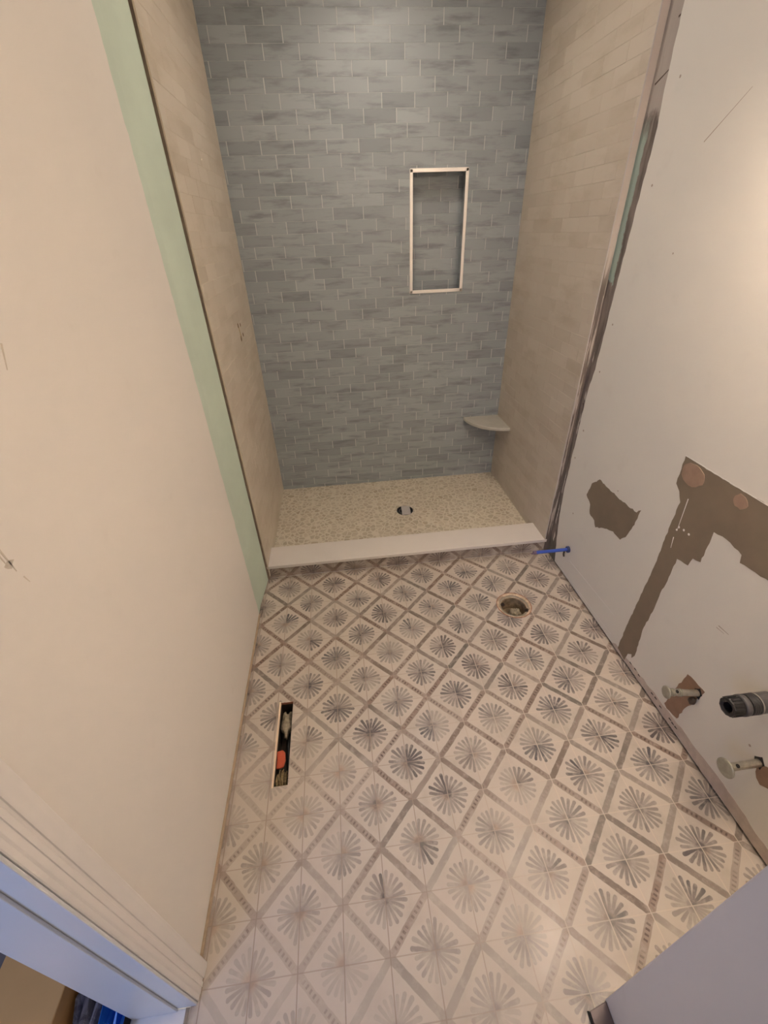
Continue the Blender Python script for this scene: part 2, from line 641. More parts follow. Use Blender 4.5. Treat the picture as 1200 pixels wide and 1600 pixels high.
for k in range(seg):
    a = 2 * math.pi * k / seg
    rr = FL_R * (1 + rnd.uniform(-.02, .02))
    sq = fs / max(abs(math.cos(a)), abs(math.sin(a)))
    circ.append(((cx + rr * math.cos(a), cy + rr * math.sin(a)), (cx + sq * math.cos(a), cy + sq * math.sin(a))))
for k in range(seg):
    (i0, o0), (i1, o1) = circ[k], circ[(k + 1) % seg]
    mb.face([(i0[0], i0[1], 0), (o0[0], o0[1], 0), (o1[0], o1[1], 0), (i1[0], i1[1], 0)])
    mb.face([(i0[0], i0[1], 0), (i1[0], i1[1], 0), (i1[0], i1[1], -.012), (i0[0], i0[1], -.012)], 1)
for (ax, ay, bx, by, m) in ((DX0, DY0, DX1, DY0, 1), (DX1, DY0, DX1, DY1, 1), (DX1, DY1, DX0, DY1, 1), (DX0, DY1, DX0, DY0, 1)):
    mb.face([(ax, ay, 0), (bx, by, 0), (bx, by, -.012), (ax, ay, -.012)], m)
floor = struct(mb.build('floor', [M_FLOOR, M_RUST]))
for p in floor.data.polygons:
    if p.material_index == 0 and p.normal.z < 0:
        p.flip()

# ------------------------------------------------------------------ left wall
mb = MB()
# painted drywall sheet, its free edge slightly ragged, standing 2.5 mm proud of the green board
edge = []
rnd = random.Random(3)
z = 0.012
while z < H:
    edge.append((0.872 + rnd.uniform(-.0022, .0022) + (.004 if 1.7 < z < 1.74 or .52 < z < .56 else 0), z))
    z += .02
outline = [(EY, 0.012)] + edge + [(.874, H), (EY, H)]
mb.prism(outline, lambda u, v, d: (d, u, v), 0.0, -.014)
wall_left = struct(mb.build('wall_left', M_PAINT))
mb = MB()
mb.box((-.10, EY, -.0), (-.0145, 2.2, H))
struct(mb.build('wall_left_backing', M_DARK, wall_left))
wall_left.children[0].name = 'wall_core'
mb = MB()
mb.prism([(-.0144, .80), (-.0025, .80), (-.0025, .93), (.0150, CURB_Y - .0105), (-.0144, CURB_Y - .0105)], lambda u, v, d: (u, v, d), .002, H)
mb.build('green_board', M_GREEN, wall_left)
# joint line scraps and scuffs on the left wall
mb = MB()


def wallpoly(mbx, pts, x, t, mi=0):
    mbx.prism(pts, lambda u, v, d: (d, u, v), x, x + t, mi)


def streak(y0, z0, y1, z1, w):
    dy, dz = y1 - y0, z1 - z0
    L = math.hypot(dy, dz)
    ny, nz = -dz / L * w / 2, dy / L * w / 2
    return [(y0 + ny, z0 + nz), (y1 + ny * .4, z1 + nz * .4), (y1 - ny * .4, z1 - nz * .4), (y0 - ny, z0 - nz)]


wallpoly(mb, streak(.078, 1.392, .064, 1.358, .004), 0, .0004)
wallpoly(mb, streak(.072, 1.39, .052, 1.366, .003), 0, .0004)
wallpoly(mb, streak(-.114, 1.172, -.109, 1.126, .0035), 0, .0004)
wallpoly(mb, streak(-.120, 1.170, -.116, 1.140, .003), 0, .0004)
wallpoly(mb, ragged([(-.122, 1.144), (-.113, 1.147), (-.102, 1.142), (-.113, 1.134)], .006, .0015, 8), 0, .0004)
wallpoly(mb, streak(-.104, 1.112, -.100, 1.098, .002), 0, .0004)
mb.build('scuff_marks', M_SCUFF, wall_left)
# mortar bed line along the foot of the wall
mb = MB()
mb.box((-.0140, EY + .07, 0.0002), (.0055, .868, .009))
mb.build('wall_foot', simple('tan_wall_foot', srgb(176, 156, 132), .8, vary=.1, scale=30), wall_left)

# ------------------------------------------------------------------ right wall
mb = MB()
rnd = random.Random(9)
edge = []
z = 0.010
prof = [(0, 1.022), (.12, 1.05), (.25, 1.075), (.4, 1.088), (.9, 1.083), (1.0, 1.066), (1.3, 1.056), (1.75, 1.036), (1.8, 1.045), (2.0, 1.052), (2.5, 1.055)]


def lerp(pr, t):
    for (a, b), (c, d) in zip(pr, pr[1:]):
        if a <= t <= c:
            return b + (d - b) * (t - a) / (c - a)
    return pr[-1][1]


while z < H:
    edge.append((lerp(prof, z) + rnd.uniform(-.0018, .0018), z))
    z += .022
outline = [(YR, 0.010)] + edge + [(1.05, H), (YR, H)]
mb.prism(outline, lambda u, v, d: (d, u, v), WX, WX + .014)
wall_right = struct(mb.build('wall_right', M_PAINT_R))
mb = MB()
mb.box((WX + .0145, YR, 0), (WX + .10, 2.2, H))
mb.build('wall_core', M_DARK, wall_right)
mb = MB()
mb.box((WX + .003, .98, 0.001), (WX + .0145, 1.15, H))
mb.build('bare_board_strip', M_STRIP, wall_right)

patchA = [(0.846, 0.603), (0.784, 0.598), (0.688, 0.597), (0.59, 0.603), (0.573, 0.624), (0.58, 0.554), (0.602, 0.48), (0.626, 0.45), (0.676, 0.454), (0.739, 0.427), (0.788, 0.396), (0.808, 0.42), (0.85, 0.428), (0.863, 0.466), (0.906, 0.493), (0.89, 0.559)]
patchB = [(0.475, 0.891), (0.371, 0.890), (0.267, 0.891), (0.181, 0.893), (0.06, 0.893), (0.06, 0.723), (0.171, 0.71), (0.177, 0.733), (0.236, 0.743), (0.28, 0.737), (0.278, 0.682), (0.276, 0.625), (0.305, 0.616), (0.31, 0.583), (0.356, 0.573), (0.355, 0.507), (0.36, 0.398), (0.359, 0.321), (0.367, 0.229), (0.353, 0.084), (0.362, 0.06), (0.368, .075), (0.385, 0.057), (0.388, 0.012), (0.441, 0.024), (0.44, 0.173), (0.434, 0.338), (0.426, 0.507), (0.431, 0.658), (0.428, 0.748), (0.448, 0.778), (0.47, 0.794), (0.472, 0.846)]
mb = MB()
wallpoly(mb, ragged(patchA, .012, .0028, 2), WX, -.0006)
mb.build('torn_paper_patch', M_PAPER, wall_right)
mb = MB()
wallpoly(mb, ragged(patchB, .014, .0022, 5), WX, -.0006)
mb.build('torn_paper_patch', M_PAPER, wall_right)


def blob(cy_, cz_, ry, rz, n, seed, amp=.15):
    rr = random.Random(seed)
    return [(cy_ + ry * math.cos(2 * math.pi * i / n) * (1 + rr.uniform(-amp, amp)), cz_ + rz * math.sin(2 * math.pi * i / n) * (1 + rr.uniform(-amp, amp))) for i in range(n)]


mb = MB()
wallpoly(mb, blob(.424, .850, .046, .034, 20, 3, .10), WX - .0006, -.001)
wallpoly(mb, blob(.248, .862, .023, .020, 16, 4, .12), WX - .0006, -.001)
mb.build('gypsum_plug_marks', M_TAN, wall_right)
mb = MB()
wallpoly(mb, ragged([(0.145, 0.255), (0.112, 0.262), (0.072, 0.264), (0.084, 0.188), (0.1, 0.121), (0.103, 0.068), (0.149, 0.055), (0.165, 0.062), (0.155, 0.166)], .012, .003, 6), WX, -.0005)
wallpoly(mb, blob(-.168, .236, .03, .035, 12, 9), WX, -.0005)
mb.build('brown_glue_smear', M_SMEAR, wall_right)
mb = MB()
wallpoly(mb, ragged([(0.46, 0.028), (0.421, 0.034), (0.237, 0.045), (0.141, 0.054), (-0.027, 0.060), (-0.105, 0.066), (-.3, .05), (-.3, .0105), (.48, .0105)], .02, .004, 7), WX, -.0005)
mb.build('foot_dust_smear', M_DUST, wall_right)
mb = MB()   # slit seam above the floor, white scraped line and streaks on the bare paper
wallpoly(mb, streak(.90, .113, .52, .134, .003), WX, -.0004)
wallpoly(mb, streak(.96, .020, .50, .040, .003), WX, -.0004)
wallpoly(mb, streak(.405, .775, .398, .66, .003), WX - .0006, -.0005)
wallpoly(mb, streak(.400, .63, .394, .59, .003), WX - .0006, -.0005)
for (a, b) in ((.396, .673), (.375, .676), (.352, .676), (.40, .66)):
    wallpoly(mb, blob(a, b, .004, .004, 8, int(a * 999)), WX - .0006, -.0005)
wallpoly(mb, streak(.475, .8915, .06, .8935, .003), WX - .0006, -.0005)
mb.build('white_scrape_marks', M_WHITE, wall_right)
mb = MB()   # pencil line and dark flecks
wallpoly(mb, streak(.806, 1.682, .691, 1.769, .0028), WX, -.0003)
wallpoly(mb, streak(.137, .496, .100, .499, .003), WX, -.0003)
wallpoly(mb, streak(.14, .486, .112, .489, .002), WX, -.0003)
for (a, b, r_) in ((.985, 1.85, .004), (.99, 1.6, .004), (1.02, 1.18, .004), (1.03, 1.0, .004), (1.045, .74, .005), (1.06, .60, .004), (.80, 1.42, .003), (.72, .62, .003), (-.097, .267, .004), (.97, .35, .004)):
    wallpoly(mb, blob(a, b, r_, r_, 8, int(b * 777)), WX, -.0003)
mb.build('scuff_marks', M_SCRATCH, wall_right)
mb = MB()   # dark nail nicks in the wall foot
for (a, b) in ((.355, .036), (.325, .038), (.30, .034), (.22, .035), (.20, .037), (.17, .030), (.12, .034), (.105, .032), (.09, .033)):
    wallpoly(mb, streak(a + .006, b, a - .006, b + .001, .006), WX - .0005, -.0004)
mb.build('nail_nicks', M_DARK, wall_right)
mb = MB()   # compound scraps and crack on the bare strip
xs_ = WX + .003
wallpoly(mb, streak(1.107, 1.858, 1.045, 1.882, .005), xs_, -.0006)
wallpoly(mb, streak(1.066, 1.990, 1.045, 1.995, .005), xs_, -.0006)
wallpoly(mb, streak(1.10, .845, 1.086, .83, .006), xs_, -.0006)
mb.build('strip_cracks', simple('crack_dark', srgb(84, 70, 58), .9), wall_right)
mb = MB()
rnd = random.Random(21)
for (z0, z1, y_, w_) in ((.70, .80, 1.095, .006), (.56, .63, 1.088, .005), (.38, .50, 1.104, .006), (.20, .33, 1.098, .006), (.86, .9, 1.09, .010), (.10, .16, 1.08, .01), (1.02, 1.06, 1.10, .005)):
    wallpoly(mb, ragged([(y_, z0), (y_ + w_, z0 + .01), (y_ + w_ * .7, z1), (y_ - w_ * .2, z1 - .02)], .01, .002, int(z0 * 100)), xs_, -.0008)
mb.build('thinset_smears', simple('pale_thinset', srgb(190, 182, 170), .8, vary=.06, scale=50), wall_right)


# ------------------------------------------------------------------ shower tile walls
def tile_field(name, fn, u0, u1, v0, v1, mats, tw=.152, th=.052, gu=.0036, gv=.0005, holes=(), seed=1, phase=0.0, v_phase=0.0, parent=None, proud=.0035):
    """fn(u, v, d) maps to 3-D; tiles rise by 'proud' from the grout bed."""
    rnd = random.Random(seed)
    mb = MB()
    row = 0
    v = v0 - v_phase
    while v < v1:
        off = (phase + (row * .42) % 1.0 + rnd.uniform(-.08, .08)) % 1.0 * tw
        u = u0 - off
        while u < u1:
            a0, a1 = max(u0, u), min(u1, u + tw)
            b0, b1 = max(v0, v), min(v1, v + th)
            tone = min(1, max(0, rnd.gauss(.62, .24))) if rnd.random() > .05 else 0.0
            rectl = [(a0 + gu / 2, a1 - gu / 2, b0 + gv / 2, b1 - gv / 2)]
            for hu0, hu1, hv0, hv1 in holes:
                nr = []
                for (p0, p1, q0, q1) in rectl:
                    if p1 <= hu0 or p0 >= hu1 or q1 <= hv0 or q0 >= hv1:
                        nr.append((p0, p1, q0, q1))
                        continue
                    if p0 < hu0:
                        nr.append((p0, hu0, q0, q1))
                    if p1 > hu1:
                        nr.append((hu1, p1, q0, q1))
                    m0, m1 = max(p0, hu0), min(p1, hu1)
                    if q0 < hv0:
                        nr.append((m0, m1, q0, hv0))
                    if q1 > hv1:
                        nr.append((m0, m1, hv1, q1))
                rectl = nr
            lift = proud + rnd.uniform(-.0004, .0004)
            for (p0, p1, q0, q1) in rectl:
                if p1 - p0 < .003 or q1 - q0 < .003:
                    continue
                e = .0009
                o = [(p0, q0), (p1, q0), (p1, q1), (p0, q1)]
                i_ = [(p0 + e, q0 + e), (p1 - e, q0 + e), (p1 - e, q1 - e), (p0 + e, q1 - e)]
                mb.face([fn(a, b, lift) for a, b in i_], 0, tone)
                for k in range(4):
                    k2 = (k + 1) % 4
                    mb.face([fn(*o[k], lift - .0007), fn(*o[k2], lift - .0007), fn(*i_[k2], lift), fn(*i_[k], lift)], 0, tone)
                    mb.face([fn(*o[k], 0), fn(*o[k2], 0), fn(*o[k2], lift - .0007), fn(*o[k], lift - .0007)], 0, tone)
            u += tw
        row += 1
        v += th
    # grout bed
    gr = [(u0, u1, v0, v1)]
    for hu0, hu1, hv0, hv1 in holes:
        gr = [(u0, hu0, v0, v1), (hu1, u1, v0, v1), (hu0, hu1, v0, hv0), (hu0, hu1, hv1, v1)]
    for (p0, p1, q0, q1) in gr:
        mb.face([fn(p0, q0, .0027), fn(p1, q0, .0027), fn(p1, q1, .0027), fn(p0, q1, .0027)], 1, .5)
    return mb.build(name, mats, parent, merge=False, normals=False)


NX0, NX1, NZ0, NZ1 = .917, 1.203, 1.212, 1.748
ND = .088
yb = BACK + .0035
wb_ = tile_field('wall_back', lambda u, v, d: (u, yb - d, v), SHL - .004, SHR + .004, SHZ - .01, H, [M_TBLUE, M_GROUT_G], holes=[(NX0, NX1, NZ0, NZ1)], seed=11, phase=.1, v_phase=.02)
struct(wb_)
mb = MB()
mb.box((-.05, BACK + .14, -.05), (WX + .1, BACK + .18, H))
mb.build('wall_core', M_DARK, wb_)
xl = SHL - .0035
wl_ = tile_field('wall_shower_left', lambda u, v, d: (xl + d, u, v), CURB_Y - .005, BACK, SHZ - .01, H, [M_TBEIGE, M_GROUT_B], seed=12, phase=.3, gu=.0016, gv=.0009)
struct(wl_)
mb = MB()
mb.box((-.0024, CURB_Y - .004, 0.0), (xl + .0005, BACK + .15, H))
mb.build('tile_backing', simple('thinset_edge', srgb(140, 124, 108), .85, vary=.15, scale=30), wl_)
# the valve stub fixing holes in the left tile wall
mb = MB()
for (a, b, r_) in ((1.60, 1.156, .011), (1.655, 1.151, .009), (1.68, 1.102, .009), (1.614, 1.096, .013)):
    mb.lathe([(0.0001, -.0005), (r_, -.0005), (r_, .0006), (0.0001, .0006)], (SHL + .0002, a, b), (1, 0, 0), 14)
mb.build('screw_holes', simple('brown_hole', srgb(112, 92, 64), .9), wl_)
mb = MB()
wallpoly(mb, ragged([(1.60, 1.15), (1.615, 1.15), (1.632, 1.10), (1.61, 1.10)], .01, .002, 31), SHL + .0003, .0005)
mb.build('glue_smear', simple('yellowish_glue', srgb(176, 158, 118), .8), wl_)
xr = SHR + .0035


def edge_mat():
    k = NT('thinset_edge_highlight', .8)
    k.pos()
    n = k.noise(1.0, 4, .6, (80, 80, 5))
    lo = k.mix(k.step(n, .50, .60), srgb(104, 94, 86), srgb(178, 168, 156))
    k.color(k.mix(k.step(k.z, 1.28, 1.45), lo, srgb(196, 184, 170)))  # upper run paler: the edge highlight is painted into the colour
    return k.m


wr_ = tile_field('wall_shower_right', lambda u, v, d: (xr - d, u, v), CURB_Y - .003, BACK, SHZ - .01, H, [M_TBEIGE, M_GROUT_B], seed=13, phase=.6, gu=.0018, gv=.0009)
struct(wr_)
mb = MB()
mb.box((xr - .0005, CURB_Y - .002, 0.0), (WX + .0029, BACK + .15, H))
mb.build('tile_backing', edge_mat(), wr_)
mb = MB()
mb.box((SHR - .0003, CURB_Y - .0045, .085), (SHR + .0035, CURB_Y - .0021, H))
mb.build('tile_edge_trim', simple('white_edge_trim', (.52, .48, .44, 1), .35), wr_)
mb = MB()
mb.box((SHL - .004, CURB_Y - .009, .085), (SHL + .0008, CURB_Y - .0051, H))
mb.build('tile_edge_trim', simple('taupe_edge_trim', srgb(196, 180, 160), .4), wl_)

# niche
niche = thing('shower_niche', 'tall recessed wall niche lined with grey tile and framed in brushed metal', 'niche', ((NX0 + NX1) / 2, BACK, NZ0))
o = tile_field('niche_back', lambda u, v, d: (u, BACK + ND + .0035 - d, v), NX0 - .004, NX1 + .004, NZ0 - .004, NZ1 + .004, [M_TBLUE, M_GROUT_G], seed=14, phase=.5, tw=.152)
under(o, niche)
o = tile_field('niche_side', lambda u, v, d: (NX1 + .0035 - d, u, v), BACK + .002, BACK + ND + .003, NZ0, NZ1, [M_TBLUE, M_GROUT_G2], seed=15, tw=.3)
under(o, niche)
o = tile_field('niche_side', lambda u, v, d: (NX0 - .0035 + d, u, v), BACK + .002, BACK + ND + .003, NZ0, NZ1, [M_TBLUE, M_GROUT_G2], seed=16, tw=.3)
under(o, niche)
o = tile_field('niche_top', lambda u, v, d: (u, v, NZ1 + .0035 - d), NX0, NX1, BACK + .002, BACK + ND + .003, [M_TBLUE, M_GROUT_G2], seed=17, th=.12)
under(o, niche)
o = tile_field('niche_sill', lambda u, v, d: (u, v, NZ0 - .0035 + d), NX0, NX1, BACK + .002, BACK + ND + .003, [M_TBLUE, M_GROUT_G2], seed=18, th=.12)
under(o, niche)
fw, fo = .016, .005
for (a0, a1, b0, b1) in ((NX0 - .004, NX1 + .004, NZ1 - fw + .006, NZ1 + .006), (NX0 - .004, NX1 + .004, NZ0 - .006, NZ0 + fw - .006),
                         (NX0 - .006, NX0 + fw - .006, NZ0 - .004, NZ1 + .004), (NX1 - fw + .006, NX1 + .006, NZ0 - .004, NZ1 + .004)):
    mb = MB()
    mb.box((a0, BACK - .004, b0), (a1, BACK + .006, b1))
    under(mb.build('frame_strip', M_NICKEL, bevel=.0015), niche)

# ceiling (above the frame, closes the room)
mb = MB()
mb.box((-3.0, -3.0, H), (WX + .2, 2.3, H + .05))
struct(mb.build('ceiling', M_CEIL))

# ------------------------------------------------------------------ shower floor, curb
mb = MB()
DRC, DRR = (.815, 1.612), .052
x0, x1, y0, y1 = SHL - .003, SHR + .003, CURB_Y + .10, BACK + .003
fs = .08
xs = [x0, DRC[0] - fs, DRC[0] + fs, x1]
ys = [y0, DRC[1] - fs, DRC[1] + fs, y1]
for a in range(3):
    for b in range(3):
        if a == 1 and b == 1:
            continue
        mb.face([(xs[a], ys[b], SHZ), (xs[a + 1], ys[b], SHZ), (xs[a + 1], ys[b + 1], SHZ), (xs[a], ys[b + 1], SHZ)])
for k in range(40):
    def pt(k, out):
        a = 2 * math.pi * k / 40
        rr = DRR * 1.01 if not out else fs / max(abs(math.cos(a)), abs(math.sin(a)))
        return (DRC[0] + rr * math.cos(a), DRC[1] + rr * math.sin(a), SHZ)
    mb.face([pt(k, 0), pt(k, 1), pt(k + 1, 1), pt(k + 1, 0)])
sf = mb.build('floor_shower', M_PEBBLE)
for p in sf.data.polygons:
    if p.normal.z < 0:
        p.flip()
struct(sf)

curb = thing('shower_curb', 'long low shower curb with white stone cap and patterned tile face', 'curb', (.765, CURB_Y + .08, 0))
mb = MB()
mb.box((SHL - .0105, CURB_Y - .004, .066), (SHR + .013, CURB_Y + .158, .084))
under(mb.build('cap', M_STONE, bevel=.002), curb)
mb = MB()
mb.box((.0, CURB_Y + .006, .0), (WX, CURB_Y + .150, .066))
under(mb.build('base', M_FLOOR), curb)

# drain
dr = thing('shower_drain', 'round black shower drain crossed by a pale square of tape', 'drain', (DRC[0], DRC[1], SHZ))
mb = MB()
mb.lathe([(DRR, .0), (DRR, .002), (DRR - .006, .002), (DRR - .008, -.006), (DRR - .010, -.05), (.0001, -.05)], (DRC[0], DRC[1], SHZ), (0, 0, 1), 40)
under(mb.build('drain_body', M_PVC_BLACK, smooth=False), dr)
mb = MB()
mb.lathe([(DRR - .014, -.006), (DRR - .014, -.002), (DRR - .022, -.002), (DRR - .022, -.006)], (DRC[0], DRC[1], SHZ), (0, 0, 1), 32)
under(mb.build('drain_ring', M_PVC_GREY), dr)
mb = MB()
cxx, cyy = DRC[0] + .006, DRC[1] - .002
mb.prism([(cxx - .030, cyy - .050), (cxx + .024, cyy - .052), (cxx + .030, cyy + .046), (cxx - .024, cyy + .050)], lambda u, v, d: (u, v, d), SHZ + .0028, SHZ + .004)
o = under(mb.build('tape_square', M_TAPE), dr)
o['label'] = 'pale grey square of tape'

# corner shelf
mb = MB()
pts = [(SHR, BACK)]
for k in range(25):
    t = math.pi / 2 * k / 24
    pts.append((SHR - .232 * math.sin(t), BACK - .238 * math.cos(t)))
mb.prism(pts, lambda u, v, d: (u, v, d), .440, .461)
tag(mb.build('corner_shelf', M_SHELF, bevel=.004), 'quarter round grey stone shelf set low in the right shower corner', 'shelf')

# ------------------------------------------------------------------ jog wall at lower right
JX, JY = .957, -.470
mb = MB()
mb.box((JX, YR, 0.0), (WX - .0006, JY, H))
struct(mb.build('wall_corner', paint_mat('corner_paint', (.80, .78, .80, 1)), bevel=.003))
mb = MB()
mb.prism([(.912, -.484), (.938, -.478), (.9565, -.474), (.9565, -1.1), (.905, -1.1)], lambda u, v, d: (u, v, d), .0005, .010, 0)
mb.prism([(.908, -.482), (.9125, -.4835), (.9055, -1.1), (.900, -1.1)], lambda u, v, d: (u, v, d), .0005, .006, 1)
tag(mb.build('floor_bar', [simple('grey_metal_bar', srgb(104, 92, 92), .45, metallic=.3, vary=.15, scale=20), M_DARK], bevel=.001), 'dark grey flat bar lying on the tile against the wall corner', 'bar')

# rear wall with a doorway opening behind the camera
mb = MB()
mb.box((-.1, YR - .1, 0), (.06, YR, H))
mb.box((.06, YR - .1, 2.05), (JX, YR, H))
mb.box((JX - .06, YR - .1, 0), (WX + .1, YR, H))
struct(mb.build('wall_rear', M_PAINT))

# ------------------------------------------------------------------ doorway in the left wall: casing, jamb, stop
door = struct(thing('door_1', 'white painted door frame with stepped casing at lower left', 'door frame', (0, -.36, 0)))
# casing: stepped moulding profile across y, extruded in z
prof = [(-.294, 0.0), (-.294, .0165), (-.297, .0185), (-.305, .0185), (-.322, .0160), (-.3225, .0135), (-.327, .0135), (-.329, .0158), (-.337, .0158), (-.3375, .0140), (-.347, .0140), (-.350, .0125), (-.358, .0125), (-.3595, .0115), (-.3595, 0.0)]
mb = MB()
mb.prism(prof, lambda u, v, d: (v, u, d), 0.001, 2.12)
under(mb.build('casing', M_TRIM), door)
mb = MB()
mb.box((-.135, -.366, 0.0), (.010, -.3600, 2.05))
under(mb.build('jamb', M_JAMB, bevel=.0015), door)
mb = MB()
mb.box((-.135, -.3715, 0.0), (-.0330, -.366, 2.05))
o = mb.build('door_stop', M_JAMB, bevel=.0015)
# the stop board fills the hall side of the jamb
under(o, door)
o.hide_render = False
mb = MB()
mb.box((-.10, EY - 1.05, 2.06), (0.0, EY + .01, H))
mb.box((-.10, YR - .1, 0.0), (0.0, EY - .80, H))
struct(mb.build('wall_left_far', M_PAINT))

# threshold and metal tile edge in the doorway
mb = MB()
mb.box((-.138, -1.15, -.02), (-.014, -.367, .001))
tag(mb.build('door_threshold', M_MARBLE, bevel=.002), 'white marble threshold in the doorway at lower left', 'threshold')
mb = MB()
mb.box((-.0138, -1.15, -.02), (-.0095, -.367, .0035))
mb.box((-.0095, -1.15, -.02), (-.0045, -.367, .0015))
tag(mb.build('tile_edge_strip', simple('edge_metal', srgb(150, 140, 130), .35, metallic=.6), bevel=.0005), 'thin metal edging strip between marble threshold and patterned tile', 'edging strip')

# ------------------------------------------------------------------ hall beyond
mb = MB()
mb.box((-3.0, -3.0, -.05), (-.138, 1.2, -.018))
struct(mb.build('floor_hall', M_HALL))
mb = MB()
mb.box((-3.05, -3.0, 0), (-3.0, 1.2, H))
struct(mb.build('wall_hall_left', M_CEIL))
mb = MB()
mb.box((-3.0, 1.15, 0), (-.15, 1.2, H))
struct(mb.build('wall_hall_far', M_CEIL))

# cardboard box, tape seam and its dark gap
cbx = thing('cardboard_box', 'closed tan cardboard box standing in the hall beyond the doorway', 'box', (-.35, -.37, -.018))
mb = MB()
bh = .10
mb.prism([(-.440, -.66), (-.272, -.66), (-.262, -.08), (-.430, -.08)], lambda u, v, d: (u, v, d), -.017, bh)
under(mb.build('body', M_CARD, bevel=.004), cbx)
mb = MB()
mb.prism([(-.4405, -.6605), (-.2715, -.6605), (-.2615, -.0795), (-.4305, -.0795)], lambda u, v, d: (u, v, d), bh - .035, bh + .0022)
under(mb.build('lid', M_CARD, bevel=.003), cbx)


def crumple(name, x0, x1, y0, y1, n, base, amp, mat, seed, label, cat):
    rnd = random.Random(seed)
    m = MB()
    hgt = [[base + amp * rnd.random() for _ in range(n + 1)] for _ in range(n + 1)]
    for a in range(n):
        for b in range(n):
            def P(i, j):
                return (x0 + (x1 - x0) * i / n + (0 if i in (0, n) else rnd2(i, j) * .3 * (x1 - x0) / n), y0 + (y1 - y0) * j / n, hgt[i][j])
            def rnd2(i, j):
                return math.sin(i * 12.9898 + j * 78.233 + seed) 
            m.face([P(a, b), P(a + 1, b), P(a + 1, b + 1), P(a, b + 1)])
    o = m.build(name, mat)
    s = o.modifiers.new('thickness', 'SOLIDIFY')
    s.thickness = .0015
    return tag(o, label, cat)


crumple('plastic_sheet', -.256, -.197, -.70, -.12, 11, .004, .062, M_PLASTIC, 3, 'crumpled clear plastic sheeting on the hall floor beside the cardboard box', 'plastic sheet')
crumple('blue_bag', -.193, -.1385, -.66, -.20, 7, .000, .050, M_BLUEBAG, 5, 'bright blue crumpled plastic bag lying between sheeting and marble threshold', 'bag')

# ------------------------------------------------------------------ closet flange
cf = thing('toilet_flange', 'round open toilet flange with dirty pipe set in the tiled floor', 'flange', (FL_C[0], FL_C[1], 0))
o3 = (FL_C[0], FL_C[1], 0)
mb = MB()
mb.lathe([(.0790, -.012), (.0790, .0005), (.0740, .0012), (.0690, -.002), (.0680, -.007), (.060, -.008), (.0600, -.0085), (.0600, -.016), (.079, -.016)], o3, (0, 0, 1), 48, jitter=.015)
under(mb.build('ring', M_CREAM, smooth=False), cf)
mb = MB()
mb.lathe([(.0815, .0004), (.0815, .0016), (.0788, .0016), (.0788, -.004)], o3, (0, 0, 1), 48, jitter=.02)
o = under(mb.build('rust_rim', M_RUST), cf)
o['label'] = 'reddish rim'
mb = MB()
mb.lathe([(.0598, -.010), (.0560, -.011), (.0545, -.075), (.0001, -.080)], o3, (0, 0, 1), 40, jitter=.01)
under(mb.build('pipe', M_PIPEIN), cf)
mb = MB()
mb.lathe([(.0665, -.0065), (.0655, -.004), (.0625, -.004), (.0615, -.0075)], o3, (0, 0, 1), 48, jitter=.03)
under(mb.build('steel_collar', M_STEEL), cf)
for (dx, dy) in ((-.049, .016), (.050, -.036)):
    mb = MB()
    mb.lathe([(.0001, .004), (.0045, .004), (.0045, -.012)], (o3[0] + dx, o3[1] + dy, 0), (0, 0, 1), 12)
    mb.lathe([(.0001, -.003), (.010, -.003), (.010, -.008), (.0001, -.008)], (o3[0] + dx, o3[1] + dy, 0), (0, 0, 1), 6)
    under(mb.build('closet_bolt', M_BRONZE), cf)


def lump(name, c, r, mat, seed, sq=(1, 1, .6), label=None, cat=None, parent=None, rough=.25):
    bm = bmesh.new()
    bmesh.ops.create_icosphere(bm, subdivisions=3, radius=1)
    rnd = random.Random(seed)
    ph = [rnd.uniform(0, 6.28) for _ in range(6)]
    for v in bm.verts:
        c0 = v.co.copy()
        k = 1 + rough * (math.sin(c0.x * 5 + ph[0]) * math.sin(c0.y * 6 + ph[1]) + .6 * math.sin(c0.z * 9 + ph[2]) * math.sin(c0.x * 8 + ph[3]))
        v.co = Vector((c0.x * sq[0], c0.y * sq[1], c0.z * sq[2])) * r * k + Vector(c)
    me = bpy.data.meshes.new(name)
    bm.to_mesh(me)
    bm.free()
    me.materials.append(mat)
    for p in me.polygons:
        p.use_smooth = True
    o_ = bpy.data.objects.new(name, me)
    COL.objects.link(o_)
    if label:
        tag(o_, label, cat)
    if parent:
        under(o_, parent)
    return o_


lump('rag_wad', (1.208, .745, -.045), .026, M_RAG, 5, (1.0, .8, 1.0), 'dirty wadded rag stuffed in the open toilet flange', 'rag', rough=.35)

# ------------------------------------------------------------------ floor duct slot
du = thing('floor_duct', 'long narrow open duct slot cut in the tiled floor by the left wall', 'duct', (.163, .244, -.05))
mb = MB()
e = .0005
mb.box((DX0 - .004, DY0 - .004, -.085), (DX0 - e, DY1 + .004, -.012))
mb.box((DX1 + e, DY0 - .004, -.085), (DX1 + .004, DY1 + .004, -.012))
mb.box((DX0 - .004, DY0 - .004, -.085), (DX1 + .004, DY0 - e, -.012))
mb.box((DX0 - .004, DY1 + e, -.085), (DX1 + .004, DY1 + .004, -.012))
mb.box((DX0 - .004, DY0 - .004, -.090), (DX1 + .004, DY1 + .004, -.085))
under(mb.build('duct_walls', M_METALDUCT), du)
mb = MB()
mb.box((DX0 - .0035, DY0 - .004, -.011), (DX0 + .0025, DY1 + .004, .0020))
o = under(mb.build('edge_lip', simple('pale_cut_edge', srgb(226, 206, 180), .6), bevel=.001), du)
o['label'] = 'pale cut edge'
lump('mortar_lump', (.1635, .325, -.036), .0215, M_RAG, 8, (.95, 2.3, .8), 'grey white mortar lump inside far half of the floor duct', 'mortar lump', rough=.28)
mb = MB()
